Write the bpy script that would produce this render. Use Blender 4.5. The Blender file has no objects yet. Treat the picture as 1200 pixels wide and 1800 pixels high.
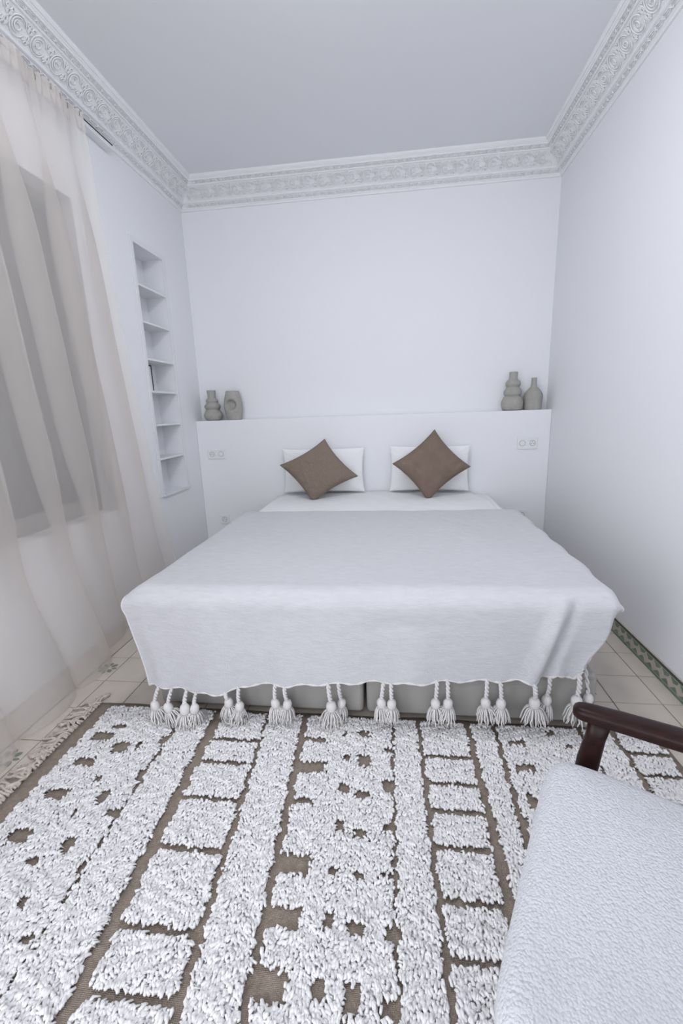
import bpy, math, random
import numpy as np
from mathutils import Vector, Matrix, noise

random.seed(7)
rng = np.random.default_rng(11)
C = bpy.context.scene.collection
PI = math.pi

# ------------------------------------------------------------------ camera
F_PX = 780.88                      # focal length in pixels of the 1200x1800 frame
CAM_Z = 1.2645
_a, _b, _c = [math.radians(v) for v in (-13.0126, 7.3031, -2.0537)]
FWD = np.array([math.sin(-_b) * math.cos(_a), math.cos(_b) * math.cos(_a), math.sin(_a)])
_r = np.array([math.cos(_b), math.sin(_b), 0.0])
_u = np.cross(_r, FWD)
RGT = _r * math.cos(_c) + _u * math.sin(_c)
UPV = -_r * math.sin(_c) + _u * math.cos(_c)
CAM = np.array([0.0, 0.0, CAM_Z])


def at(px, py, axis, value):
    """point where the sight line of a pixel meets the plane axis = value"""
    d = FWD * F_PX + RGT * (px - 600) - UPV * (py - 900)
    return CAM + d * (value - CAM[axis]) / d[axis]


cam_data = bpy.data.cameras.new('camera')
cam_data.sensor_fit = 'HORIZONTAL'
cam_data.sensor_width = 36.0
cam_data.lens = 36.0 * F_PX / 1200.0
cam_data.clip_start = 0.02
cam = bpy.data.objects.new('camera', cam_data)
m = Matrix.Identity(4)
for i in range(3):
    m[i][0], m[i][1], m[i][2], m[i][3] = RGT[i], UPV[i], -FWD[i], CAM[i]
cam.matrix_world = m
C.objects.link(cam)
sc = bpy.context.scene
sc.camera = cam

# ------------------------------------------------------------------ light
world = bpy.data.worlds.new('daylight')
sc.world = world
world.use_nodes = True
bg = world.node_tree.nodes['Background']
bg.inputs[0].default_value = (0.88, 0.93, 1.0, 1)
bg.inputs[1].default_value = 1.0

vs = sc.view_settings
vs.view_transform = 'Standard'
vs.look = 'None'
vs.gamma = 1.0
vs.use_curve_mapping = False
vs.exposure = 0.39


def area(name, loc, rot, sx, sy, power, col):
    d = bpy.data.lights.new(name, 'AREA')
    d.shape = 'RECTANGLE'
    d.size, d.size_y, d.energy, d.color = sx, sy, power, col
    o = bpy.data.objects.new(name, d)
    o.location, o.rotation_euler = loc, rot
    C.objects.link(o)
    return o


# added area light at an assumed wide french window, unseen, behind the viewer
area('assumed_window_light', (-0.25, -2.72, 1.40), (math.radians(90), 0, 0), 2.2, 2.3, 30, (0.955, 0.968, 1.0))
# added light at an assumed side window, unseen, to brighten the right wall
area('added_side_light', (-1.98, -0.95, 1.35), (0, math.radians(-90), 0), 2.1, 1.6, 34, (0.955, 0.968, 1.0))

# ------------------------------------------------------------------ dimensions
XL, XR, YB, YH = -1.715, 1.205, 3.869, 3.723
ZC, ZL, YR = 3.038, 1.208, -2.6

# ------------------------------------------------------------------ helpers
ORG = {}


def link(o, org, parent=None):
    po = ORG[parent.name] if parent else (0, 0, 0)
    o.location = Vector(org) - Vector(po)
    if parent:
        o.parent = parent
    C.objects.link(o)
    ORG[o.name] = tuple(org)


def obj(name, verts, faces, mat, parent=None, smooth=False, org=None):
    v = np.asarray(verts, dtype=np.float64).reshape(-1, 3)
    if org is None:
        org = ORG[parent.name] if parent else (float(v[:, 0].mean()), float(v[:, 1].mean()), float(v[:, 2].min()))
    me = bpy.data.meshes.new(name)
    me.from_pydata((v - np.array(org)).tolist(), [], [list(map(int, f)) for f in faces])
    me.materials.append(mat)
    if smooth:
        me.shade_smooth()
    me.update()
    o = bpy.data.objects.new(name, me)
    link(o, org, parent)
    return o


def fast_obj(name, verts, quads, tris, mat, parent, smooth=True):
    """numpy mesh with quads and triangles"""
    org = np.array(ORG[parent.name])
    v = np.ascontiguousarray(verts - org, dtype=np.float32)
    me = bpy.data.meshes.new(name)
    nq, nt = len(quads), len(tris)
    me.vertices.add(len(v))
    me.vertices.foreach_set('co', v.ravel())
    loops = np.concatenate([quads.ravel(), tris.ravel()]).astype(np.int32)
    me.loops.add(len(loops))
    me.loops.foreach_set('vertex_index', loops)
    me.polygons.add(nq + nt)
    st = np.concatenate([np.arange(nq) * 4, nq * 4 + np.arange(nt) * 3]).astype(np.int32)
    me.polygons.foreach_set('loop_start', st)
    me.update(calc_edges=True)
    if smooth:
        me.shade_smooth()
    me.materials.append(mat)
    o = bpy.data.objects.new(name, me)
    link(o, tuple(org), parent)
    return o


def thing(name, loc, label, cat, group=None):
    o = bpy.data.objects.new(name, None)
    o.empty_display_size = 0.05
    link(o, loc)
    return tag(o, label, cat, group)


def tag(o, label, cat, group=None):
    o['label'] = label
    o['category'] = cat
    if group:
        o['group'] = group
    return o


class MB:
    def __init__(s):
        s.v, s.f = [], []

    def add(s, v, f):
        n = len(s.v)
        s.v += [tuple(map(float, p)) for p in v]
        s.f += [[n + i for i in q] for q in f]
        return s

    def box(s, x0, x1, y0, y1, z0, z1):
        return s.add([(x0, y0, z0), (x1, y0, z0), (x1, y1, z0), (x0, y1, z0), (x0, y0, z1), (x1, y0, z1), (x1, y1, z1), (x0, y1, z1)],
                     [(3, 2, 1, 0), (4, 5, 6, 7), (0, 1, 5, 4), (1, 2, 6, 5), (2, 3, 7, 6), (3, 0, 4, 7)])

    def tube(s, pts, r, n=8, cap=True, flat=1.0):
        pts = [Vector(p) for p in pts]
        k = len(pts)
        rr = r if hasattr(r, '__len__') else [r] * k
        V, Fc = [], []
        ref = Vector((0.123, 0.31, 0.94))
        for i, p in enumerate(pts):
            t = (pts[min(i + 1, k - 1)] - pts[max(i - 1, 0)])
            t = t.normalized() if t.length > 1e-9 else Vector((0, 0, 1))
            a = t.cross(ref)
            if a.length < 1e-3:
                a = t.cross(Vector((1, 0, 0)))
            a.normalize()
            b = t.cross(a)
            for j in range(n):
                q = 2 * PI * j / n
                V.append(p + a * (math.cos(q) * rr[i]) + b * (math.sin(q) * rr[i] * flat))
        for i in range(k - 1):
            for j in range(n):
                Fc.append((i * n + j, i * n + (j + 1) % n, (i + 1) * n + (j + 1) % n, (i + 1) * n + j))
        if cap:
            Fc.append(tuple(range(n))[::-1])
            Fc.append(tuple((k - 1) * n + j for j in range(n)))
        return s.add(V, Fc)

    def lathe(s, prof, c, n=32):
        k = len(prof)
        V, Fc = [], []
        for r, z in prof:
            for j in range(n):
                q = 2 * PI * j / n
                V.append((c[0] + r * math.cos(q), c[1] + r * math.sin(q), c[2] + z))
        for i in range(k - 1):
            for j in range(n):
                Fc.append((i * n + j, i * n + (j + 1) % n, (i + 1) * n + (j + 1) % n, (i + 1) * n + j))
        Fc.append(tuple(range(n))[::-1])
        return s.add(V, Fc)

    def grid(s, nu, nv, fn):
        V = [fn(i / nu, j / nv) for j in range(nv + 1) for i in range(nu + 1)]
        Fc = [(j * (nu + 1) + i, j * (nu + 1) + i + 1, (j + 1) * (nu + 1) + i + 1, (j + 1) * (nu + 1) + i) for j in range(nv) for i in range(nu)]
        return s.add(V, Fc)

    def build(s, name, mat, parent=None, smooth=False, org=None):
        return obj(name, s.v, s.f, mat, parent, smooth, org)


def bevel(o, w, seg=2):
    b = o.modifiers.new('bevel', 'BEVEL')
    b.width, b.segments = w, seg
    b.limit_method = 'ANGLE'
    return o


def nz(x, y=0.0, z=0.0):
    return noise.noise(Vector((x, y, z)))


def sstep(a, b, x):
    t = max(0.0, min(1.0, (x - a) / (b - a)))
    return t * t * (3 - 2 * t)


def interp(x, xs, ys):
    return float(np.interp(x, xs, ys))


# ------------------------------------------------------------------ materials
def mat(name, col, rough=0.8, var=0.0, var_scale=8.0, bump=0.0, bump_scale=200.0, bump_dist=0.002, spec=0.3, col2=None, stretch=None, sheen=0.0):
    ma = bpy.data.materials.new(name)
    ma.use_nodes = True
    nt = ma.node_tree
    bs = nt.nodes['Principled BSDF']
    bs.inputs['Base Color'].default_value = (*col, 1)
    bs.inputs['Roughness'].default_value = rough
    bs.inputs['Specular IOR Level'].default_value = spec
    if sheen:
        bs.inputs['Sheen Weight'].default_value = sheen
    tc = nt.nodes.new('ShaderNodeTexCoord')
    mp = nt.nodes.new('ShaderNodeMapping')
    nt.links.new(tc.outputs['Object'], mp.inputs[0])
    if stretch:
        mp.inputs['Scale'].default_value = stretch
    if var > 0 or col2:
        n = nt.nodes.new('ShaderNodeTexNoise')
        n.inputs['Scale'].default_value = var_scale
        n.inputs['Detail'].default_value = 4
        nt.links.new(mp.outputs[0], n.inputs['Vector'])
        r = nt.nodes.new('ShaderNodeValToRGB')
        r.color_ramp.elements[0].position = 0.3
        r.color_ramp.elements[1].position = 0.7
        c2 = col2 or tuple(max(0, c * (1 - var)) for c in col)
        r.color_ramp.elements[0].color = (*c2, 1)
        r.color_ramp.elements[1].color = (*col, 1)
        nt.links.new(n.outputs['Fac'], r.inputs[0])
        nt.links.new(r.outputs[0], bs.inputs['Base Color'])
    if bump > 0:
        n = nt.nodes.new('ShaderNodeTexNoise')
        n.inputs['Scale'].default_value = bump_scale
        n.inputs['Detail'].default_value = 3
        nt.links.new(mp.outputs[0], n.inputs['Vector'])
        b = nt.nodes.new('ShaderNodeBump')
        b.inputs['Strength'].default_value = bump
        b.inputs['Distance'].default_value = bump_dist
        nt.links.new(n.outputs['Fac'], b.inputs['Height'])
        nt.links.new(b.outputs[0], bs.inputs['Normal'])
    return ma


def weave(ma, sx, sy, strength=0.4, dist=0.001, axes=('X', 'Y')):
    """woven relief: two crossed wave textures as bump"""
    nt = ma.node_tree
    bs = nt.nodes['Principled BSDF']
    tc = nt.nodes.new('ShaderNodeTexCoord')
    out = []
    for ax, s in zip(axes, (sx, sy)):
        w = nt.nodes.new('ShaderNodeTexWave')
        w.bands_direction = ax
        w.inputs['Scale'].default_value = s
        w.inputs['Distortion'].default_value = 1.5
        w.inputs['Detail Scale'].default_value = 3
        nt.links.new(tc.outputs['Object'], w.inputs['Vector'])
        out.append(w)
    a = nt.nodes.new('ShaderNodeMath')
    a.operation = 'ADD'
    nt.links.new(out[0].outputs['Fac'], a.inputs[0])
    nt.links.new(out[1].outputs['Fac'], a.inputs[1])
    b = nt.nodes.new('ShaderNodeBump')
    b.inputs['Strength'].default_value = strength
    b.inputs['Distance'].default_value = dist
    nt.links.new(a.outputs[0], b.inputs['Height'])
    if bs.inputs['Normal'].is_linked:
        nt.links.new(bs.inputs['Normal'].links[0].from_socket, b.inputs['Normal'])
    nt.links.new(b.outputs[0], bs.inputs['Normal'])
    return ma


M = {}
M['wall'] = mat('wall_paint', (0.862, 0.87, 0.902), 0.75, bump=0.12, bump_scale=18, bump_dist=0.003, spec=0.25)
M['ceil'] = mat('ceiling_paint', (0.835, 0.85, 0.88), 0.9, bump=0.05, bump_scale=30)
M['plaster'] = mat('moulded_plaster', (0.88, 0.882, 0.905), 0.7, bump=0.1, bump_scale=90, bump_dist=0.002)
M['tile'] = mat('cream_tile', (0.63, 0.57, 0.505), 0.32, var=0.10, var_scale=9, spec=0.5)
M['grout'] = mat('tile_grout', (0.30, 0.26, 0.22), 0.95, var=0.2, var_scale=30)
M['stone'] = mat('threshold_stone', (0.57, 0.51, 0.455), 0.4, var=0.12, var_scale=6, spec=0.4)
M['leaf'] = mat('tile_leaf_green', (0.25, 0.28, 0.22), 0.4, var=0.25, var_scale=40)
M['skgreen'] = mat('skirting_green', (0.17, 0.24, 0.18), 0.3, var=0.45, var_scale=25, spec=0.5)
M['skcream'] = mat('skirting_cream', (0.55, 0.50, 0.43), 0.3, var=0.25, var_scale=20, spec=0.5)
M['skdark'] = mat('skirting_edge', (0.045, 0.055, 0.045), 0.35, spec=0.5)
M['opal'] = mat('added_lamp_opal', (0.9, 0.9, 0.9), 0.5)
_b = M['opal'].node_tree.nodes['Principled BSDF']
_b.inputs['Emission Color'].default_value = (0.94, 0.96, 1.0, 1)
_b.inputs['Emission Strength'].default_value = 25.0  # glow of the added ceiling lamp
M['white'] = mat('white_lacquer', (0.82, 0.825, 0.85), 0.5)
M['plastic'] = mat('white_plastic', (0.84, 0.85, 0.87), 0.3, spec=0.5)
M['dark'] = mat('dark_void', (0.02, 0.02, 0.022), 0.6)
M['cotton'] = mat('white_cotton', (0.88, 0.885, 0.90), 0.85, bump=0.15, bump_scale=350, bump_dist=0.001)
M['throw'] = weave(mat('woven_throw', (0.62, 0.62, 0.65), 0.95, var=0.07, var_scale=60, bump=0.8, bump_scale=170, bump_dist=0.003, stretch=(0.3, 1, 1), sheen=0.2), 150, 150, 0.25, 0.0008, ('Y', 'Z'))
M['cord'] = mat('cotton_cord', (0.78, 0.765, 0.76), 0.95, var=0.12, var_scale=120, bump=0.4, bump_scale=500)
M['strand'] = mat('tassel_yarn', (0.84, 0.82, 0.81), 0.95, var=0.22, var_scale=150)
M['base'] = mat('grey_base_fabric', (0.40, 0.385, 0.365), 0.8, var=0.10, var_scale=5, bump=0.2, bump_scale=500, bump_dist=0.0008)
M['brown1'] = weave(mat('brown_linen', (0.30, 0.235, 0.19), 0.95, var=0.28, var_scale=160, bump=0.5, bump_scale=400), 180, 180, 0.5, 0.001, ('X', 'Z'))
M['brown2'] = weave(mat('umber_linen', (0.245, 0.182, 0.145), 0.95, var=0.18, var_scale=9, bump=0.4, bump_scale=400), 180, 180, 0.4, 0.001, ('X', 'Z'))
M['clay'] = mat('grey_clay', (0.42, 0.41, 0.38), 0.85, var=0.12, var_scale=25, bump=0.3, bump_scale=220, bump_dist=0.001)
M['pile'] = mat('ivory_wool', (0.88, 0.868, 0.872), 0.95, var=0.16, var_scale=38, sheen=0.3)
M['jute'] = weave(mat('rug_backing_weave', (0.42, 0.345, 0.285), 0.95, var=0.25, var_scale=70, bump=0.6, bump_scale=300), 90, 90, 0.8, 0.002)
M['fringe'] = mat('fringe_wool', (0.68, 0.60, 0.53), 0.95, var=0.35, var_scale=60, bump=0.4, bump_scale=300)
M['boucle'] = mat('white_boucle', (0.665, 0.675, 0.72), 0.95, sheen=0.3)
M['wood'] = mat('dark_mahogany', (0.028, 0.008, 0.007), 0.36, col2=(0.012, 0.004, 0.004), var_scale=14, stretch=(1, 6, 6), spec=0.22)
M['blind'] = weave(mat('taupe_blind', (0.125, 0.098, 0.070), 0.95, var=0.2, var_scale=90), 120, 120, 0.6, 0.002, ('Y', 'Z'))
M['taupe'] = mat('taupe_frame', (0.30, 0.275, 0.25), 0.6)

# boucle relief
nt = M['boucle'].node_tree
tc = nt.nodes.new('ShaderNodeTexCoord')
vo = nt.nodes.new('ShaderNodeTexVoronoi')
vo.inputs['Scale'].default_value = 210
nn = nt.nodes.new('ShaderNodeTexNoise')
nn.inputs['Scale'].default_value = 150
nn.inputs['Detail'].default_value = 3
mx = nt.nodes.new('ShaderNodeMath')
mx.operation = 'SUBTRACT'
bp = nt.nodes.new('ShaderNodeBump')
bp.inputs['Strength'].default_value = 0.8
bp.inputs['Distance'].default_value = 0.004
nt.links.new(tc.outputs['Object'], vo.inputs['Vector'])
nt.links.new(tc.outputs['Object'], nn.inputs['Vector'])
nt.links.new(nn.outputs['Fac'], mx.inputs[0])
nt.links.new(vo.outputs['Distance'], mx.inputs[1])
nt.links.new(mx.outputs[0], bp.inputs['Height'])
nt.links.new(bp.outputs[0], nt.nodes['Principled BSDF'].inputs['Normal'])

# sheer curtain: part cloth, part open weave
ms = bpy.data.materials.new('sheer_curtain')
ms.use_nodes = True
nt = ms.node_tree
for n in list(nt.nodes):
    nt.nodes.remove(n)
out = nt.nodes.new('ShaderNodeOutputMaterial')
df = nt.nodes.new('ShaderNodeBsdfDiffuse')
tl = nt.nodes.new('ShaderNodeBsdfTranslucent')
tr = nt.nodes.new('ShaderNodeBsdfTransparent')
m1 = nt.nodes.new('ShaderNodeMixShader')
m2 = nt.nodes.new('ShaderNodeMixShader')
df.inputs[0].default_value = (0.90, 0.89, 0.89, 1)
tl.inputs[0].default_value = (0.88, 0.84, 0.80, 1)
tr.inputs[0].default_value = (1.0, 0.97, 0.94, 1)
m1.inputs[0].default_value = 0.35
m2.inputs[0].default_value = 0.56
nt.links.new(df.outputs[0], m1.inputs[1])
nt.links.new(tl.outputs[0], m1.inputs[2])
nt.links.new(m1.outputs[0], m2.inputs[1])
nt.links.new(tr.outputs[0], m2.inputs[2])
nt.links.new(m2.outputs[0], out.inputs[0])
M['sheer'] = ms

glass = bpy.data.materials.new('window_glass')
glass.use_nodes = True
gb = glass.node_tree.nodes['Principled BSDF']
gb.inputs['Transmission Weight'].default_value = 1.0
gb.inputs['Roughness'].default_value = 0.0
gb.inputs['IOR'].default_value = 1.05
M['glass'] = glass


# ------------------------------------------------------------------ the room
def struct(o, label=None):
    o['kind'] = 'structure'
    if label:
        o['label'] = label
    return o


def holed(mb, axis, p0, p1, a0, a1, z0, z1, holes):
    """wall slab between p0 and p1 on `axis`, spanning a0..a1 and z0..z1, with rectangular holes (a0,a1,z0,z1)"""
    As = sorted({a0, a1, *[h[0] for h in holes], *[h[1] for h in holes]})
    Zs = sorted({z0, z1, *[h[2] for h in holes], *[h[3] for h in holes]})
    for i in range(len(As) - 1):
        for k in range(len(Zs) - 1):
            ca, cz = (As[i] + As[i + 1]) / 2, (Zs[k] + Zs[k + 1]) / 2
            if any(h[0] < ca < h[1] and h[2] < cz < h[3] for h in holes):
                continue
            if axis == 'x':
                mb.box(p0, p1, As[i], As[i + 1], Zs[k], Zs[k + 1])
            else:
                mb.box(As[i], As[i + 1], p0, p1, Zs[k], Zs[k + 1])
    return mb


WT = 0.30
NI = (3.06, 3.44, 0.69, 2.385)          # shelf niche: y0,y1,z0,z1
WI = (1.05, 2.50, 0.71, 2.41)           # side window
ND = 0.155
W3 = (-1.75, -0.15, 0.30, 2.41)          # added side window, unseen, beside and behind the viewer
floor = struct(MB().box(XL - WT, XR + WT, YR - WT, YB + WT, -0.12, -0.004).build('floor', M['grout']), 'cream tiled floor with a stone strip along the curtained wall')
ceiling = struct(MB().box(XL - WT, XR + WT, YR - WT, YB + WT, ZC, ZC + 0.15).build('ceiling', M['ceil']), 'plain pale grey ceiling')
mb = holed(MB(), 'x', XL - WT, XL, YR - WT, YB + WT, 0, ZC, [NI, WI, W3])
mb.box(XL - WT, XL - ND, NI[0], NI[1], NI[2], NI[3])
wall_left = struct(mb.build('wall_left', M['wall']), 'white wall with a curtained window and a narrow shelf niche')
wall_right = struct(MB().box(XR, XR + WT, YR - WT, YB + WT, 0, ZC).build('wall_right', M['wall']), 'plain white wall beside the bed')
mb = MB().box(XL - WT, XR + WT, YB, YB + WT, 0, ZC)
wall_back = struct(mb.build('wall_back', M['wall']), 'white wall behind the bed')
hb = MB().box(XL, XR, YH, YB + 0.01, 0, ZL).build('headboard_ledge', M['wall'], wall_back)
bevel(hb, 0.006, 3)
RW = (-1.35, 0.85, 0.12, 2.55)  # assumed french window opening, unseen, added for the rear light
mb = holed(MB(), 'y', YR - WT, YR, XL - WT, XR + WT, 0, ZC, [RW])
wall_rear = struct(mb.build('wall_rear', M['wall']), 'white wall with an assumed french window, unseen, behind the viewer')
mb = MB()
for x in (RW[0], (RW[0] + RW[1]) / 2 - 0.03, RW[1] - 0.06):
    mb.box(x, x + 0.06, YR - 0.08, YR - 0.03, RW[2], RW[3])
for z in (RW[2], RW[3] - 0.06):
    mb.box(RW[0] + 0.06, RW[1] - 0.06, YR - 0.075, YR - 0.035, z, z + 0.06)
struct(mb.build('assumed_french_window', M['white']), 'assumed white french window frame, unseen, for the rear light')  # frame added around the assumed rear opening
mb = MB()
for y in (W3[0], (W3[0] + W3[1]) / 2 - 0.025, W3[1] - 0.05):
    mb.box(XL - 0.16, XL - 0.11, y, y + 0.05, W3[2], W3[3])
for z in (W3[2], W3[3] - 0.05):
    mb.box(XL - 0.157, XL - 0.113, W3[0] + 0.05, W3[1] - 0.05, z, z + 0.05)
struct(mb.build('added_window', M['white']), 'added white window frame, unseen, for the side light')

# left window: frame, taupe blind, sill
w1 = MB()
for y in (WI[0], WI[1] - 0.05):
    w1.box(XL - 0.16, XL - 0.10, y, y + 0.05, WI[2], WI[3])
for z, h in ((WI[2], 0.09), (WI[3] - 0.05, 0.05)):
    w1.box(XL - 0.16, XL - 0.10, WI[0] + 0.05, WI[1] - 0.05, z, z + h)
w1 = struct(w1.build('window_1', M['taupe']), 'window with a lowered taupe blind behind the sheer curtain')
ym = (WI[0] + WI[1]) / 2
MB().box(XL - 0.16, XL - 0.105, ym - 0.03, ym + 0.03, WI[2] + 0.09, WI[3] - 0.05).build('mullion', M['taupe'], w1)
for y0, y1 in ((WI[0] + 0.05, ym - 0.03), (ym + 0.03, WI[1] - 0.05)):
    MB().box(XL - 0.135, XL - 0.125, y0, y1, WI[2] + 0.09, WI[3] - 0.05).build('blind', M['blind'], w1)
MB().box(XL - WT + 0.01, XL - 0.20, WI[0], WI[1], WI[2], WI[3]).build('shutter', M['blind'], w1)

# niche frame and shelves
mb = MB()
fw, fp = 0.035, 0.008
mb.box(XL, XL + fp, NI[0] - fw, NI[0], NI[2] - 0.012, NI[3] + fw)
mb.box(XL, XL + fp, NI[1], NI[1] + fw, NI[2] - 0.012, NI[3] + fw)
mb.box(XL, XL + fp, NI[0], NI[1], NI[3], NI[3] + fw)
bevel(mb.build('niche_frame', M['white'], wall_left), 0.002)
MB().box(XL - 0.002, XL + 0.016, NI[0] - 0.005, NI[1] + 0.015, NI[2] - 0.012, NI[2] + 0.004).build('niche_sill', M['white'], wall_left)
for z in (2.14, 1.905, 1.66, 1.44, 1.205, 0.96):
    s = MB().box(XL - ND, XL + 0.004, NI[0], NI[1], z - 0.014, z).build('shelf', M['white'], wall_left)
    bevel(s, 0.002)

# floor tiles
TX = [0.915 + 0.196 * k for k in range(-13, 2)]
X_EDGE = -1.545
TY = [1.795 + 0.205 * k for k in range(-22, 11)]
leaf_v, leaf_f = [], []


def petal(mb, cx, cy, ang, r0, r1, w, z):
    n = 7
    L, Rr = [], []
    ca, sa = math.cos(ang), math.sin(ang)
    for i in range(n):
        t = i / (n - 1)
        r = r0 + (r1 - r0) * t
        h = w * math.sin(PI * t) ** 0.8 + 0.0004
        for s, lst in ((1, L), (-1, Rr)):
            x, y = r, s * h
            lst.append((cx + x * ca - y * sa, cy + x * sa + y * ca, z))
    V = L + Rr
    Fc = [(i, n + i, n + i + 1, i + 1) for i in range(n - 1)]
    mb.add(V, Fc)


field = MB()
stone = MB()
g = 0.0022
for j in range(len(TY) - 1):
    y0, y1 = TY[j], TY[j + 1]
    if y0 > YB:
        continue
    cols = [(X_EDGE, TX[1])] + [(TX[i], TX[i + 1]) for i in range(1, len(TX) - 1)] + [(TX[-1], XR)]
    for (x0, x1) in cols:
        if x0 < X_EDGE - 0.001 or x1 - x0 < 0.02:
            continue
        vis = (x0 < -1.0 or x0 > 0.65) and 0.55 < y0 < 2.9
        b = MB().box(x0 + g, x1 - g, y0 + g, y1 - g, -0.01, random.uniform(-0.0008, 0.0))
        if vis:
            t = b.build('tile', M['tile'], floor)
            bevel(t, 0.0012, 1)
            row = j - 22
            cx = {True: -1.535, False: 0.817}[x0 < 0]
            if (x0 < -1.5 or abs((x0 + x1) / 2 - 0.817) < 0.03) and row % 3 == 0:
                lf = MB()
                for k in range(4):
                    petal(lf, cx if x0 > 0 else -1.492, (y0 + y1) / 2, PI / 4 + k * PI / 2, 0.015, 0.075 if x0 > 0 else 0.05, 0.011, 0.0006)
                    petal(lf, cx if x0 > 0 else -1.492, (y0 + y1) / 2, k * PI / 2, 0.02, 0.05, 0.007, 0.0006)
                lf.build('leaf_motif', M['leaf'], t)
        else:
            field.add(b.v, b.f)
fo = field.build('tile_field', M['tile'], floor)
fo['kind'] = 'stuff'
yy = -2.6
while yy < YB:
    y1 = min(yy + 0.62, YB)
    bevel(MB().box(XL, X_EDGE - 0.005, yy + 0.001, y1 - 0.001, -0.01, 0.0).build('stone_slab', M['stone'], floor), 0.0015, 1)
    yy = y1

# patterned skirting along the right wall
HS = 0.086
bb = struct(MB().box(XR - 0.012, XR, YR, YH, 0, HS).build('baseboard_right', M['skcream']), 'green and cream patterned tile skirting on the right wall')
y = 0.4
while y < YH - 0.02:
    y1 = min(y + 0.196, YH)
    t = MB().box(XR - 0.0135, XR - 0.011, y + 0.001, y1 - 0.001, 0.012, HS - 0.012).build('skirting_tile', M['skcream'], bb)
    lf = MB()
    n = 3
    d = (y1 - y) / n
    for k in range(n):
        cy = y + (k + 0.5) * d
        x = XR - 0.0141
        z0, z1 = 0.015, HS - 0.015
        zc = (z0 + z1) / 2
        for s in (-1, 1):
            zo = z1 if s > 0 else z0
            # green leaf triangles between cream scallops, alternating up and down
            lf.add([(x, cy - d / 2 + 0.004, zo), (x, cy + d / 2 - 0.004, zo), (x, cy + s * d * 0.12, zc + s * 0.004), (x, cy - d * 0.3, zc + s * 0.012)],
                   [(0, 1, 2, 3)])
    lf.build('green_leaf', M['skgreen'], t)
    y = y1
MB().box(XR - 0.0145, XR - 0.011, 0.4, YH, HS - 0.009, HS + 0.001).build('edge_line', M['skdark'], bb)
MB().box(XR - 0.0140, XR - 0.011, 0.4, YH, HS - 0.0125, HS - 0.0095).build('edge_line', M['skgreen'], bb)
MB().box(XR - 0.0145, XR - 0.011, 0.4, YH, 0.0, 0.009).build('edge_line', M['skgreen'], bb)

# ------------------------------------------------------------------ cornice
# profile: (distance from wall, depth below ceiling)
E_, D_ = 0.176, 0.182
PROF = [(0, D_), (0.010, D_), (0.013, 0.177), (0.013, 0.171), (0.019, 0.167), (0.019, 0.160), (0.037, 0.142), (0.042, 0.142), (0.050, 0.139), (0.053, 0.133),
        (0.051, 0.127), (0.048, 0.122), (0.118, 0.052), (0.124, 0.055), (0.129, 0.053), (0.130, 0.047), (0.128, 0.044), (0.142, 0.030), (0.147, 0.032), (0.151, 0.030),
        (0.152, 0.024), (0.158, 0.022), (0.162, 0.016), (0.166, 0.018), (0.171, 0.014), (E_, 0.009), (E_, 0.0)]


def cornice(name, p0, p1, inward, label):
    """p0->p1 along the wall; inward = unit vector from the wall into the room; ends mitred"""
    p0, p1, inw = Vector(p0), Vector(p1), Vector(inward)
    d = (p1 - p0).normalized()
    V, Fc = [], []
    for e, p in ((1, p0), (-1, p1)):
        for (o, h) in PROF:
            V.append(p + inw * o + d * (o * e) + Vector((0, 0, -h)))
        V.append(p + Vector((0, 0, 0)))
    n = len(PROF) + 1
    for i in range(n):
        Fc.append((i, (i + 1) % n, n + (i + 1) % n, n + i))
    Fc += [tuple(range(n))[::-1], tuple(range(n, 2 * n))]
    o = obj(name, [tuple(v) for v in V], Fc, M['plaster'])
    struct(o, label)
    return o


trims = [
    (cornice('trim_1', (XL, YB, ZC), (XR, YB, ZC), (0, -1, 0), 'carved white plaster cornice above the bed wall'), Vector((XL, YB, ZC)), Vector((1, 0, 0)), Vector((0, -1, 0)), XR - XL),
    (cornice('trim_2', (XL, YR, ZC), (XL, YB, ZC), (1, 0, 0), 'carved white plaster cornice above the curtained wall'), Vector((XL, YB, ZC)), Vector((0, -1, 0)), Vector((1, 0, 0)), 3.6),
    (cornice('trim_3', (XR, YB, ZC), (XR, YR, ZC), (-1, 0, 0), 'carved white plaster cornice above the plain side wall'), Vector((XR, YB, ZC)), Vector((0, -1, 0)), Vector((-1, 0, 0)), 3.6),
]
MOD = 0.2335


def flat_tube(mb, pts, r, n=6):
    mb.tube([(p[0], p[1], 0.0018) for p in pts], r, n, True)


def arc(cx, cy, r, a0, a1, n=12, rs=1.0, ry=1.0):
    return [(cx + (r + (rs - 1) * r * i / (n - 1)) * math.cos(a0 + (a1 - a0) * i / (n - 1)),
             cy + ry * (r + (rs - 1) * r * i / (n - 1)) * math.sin(a0 + (a1 - a0) * i / (n - 1))) for i in range(n)]


def bead(mb, x, y, rx, ry, h=0.005):
    V, Fc = [(x, y, h)], []
    n = 8
    for k, (s, z) in enumerate(((0.7, h * 0.75), (1.0, 0.0))):
        for j in range(n):
            q = 2 * PI * j / n
            V.append((x + rx * s * math.cos(q), y + ry * s * math.sin(q), z))
    for j in range(n):
        Fc.append((0, 1 + j, 1 + (j + 1) % n))
        Fc.append((1 + j, 1 + n + j, 1 + n + (j + 1) % n, 1 + (j + 1) % n))
    mb.add(V, Fc)


def finish(mb, name, k):
    me = bpy.data.meshes.new(name)
    me.from_pydata(mb.v, [], mb.f)
    for v in me.vertices:
        v.co.z *= k
    me.shade_smooth()
    me.materials.append(M['plaster'])
    return me


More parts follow.
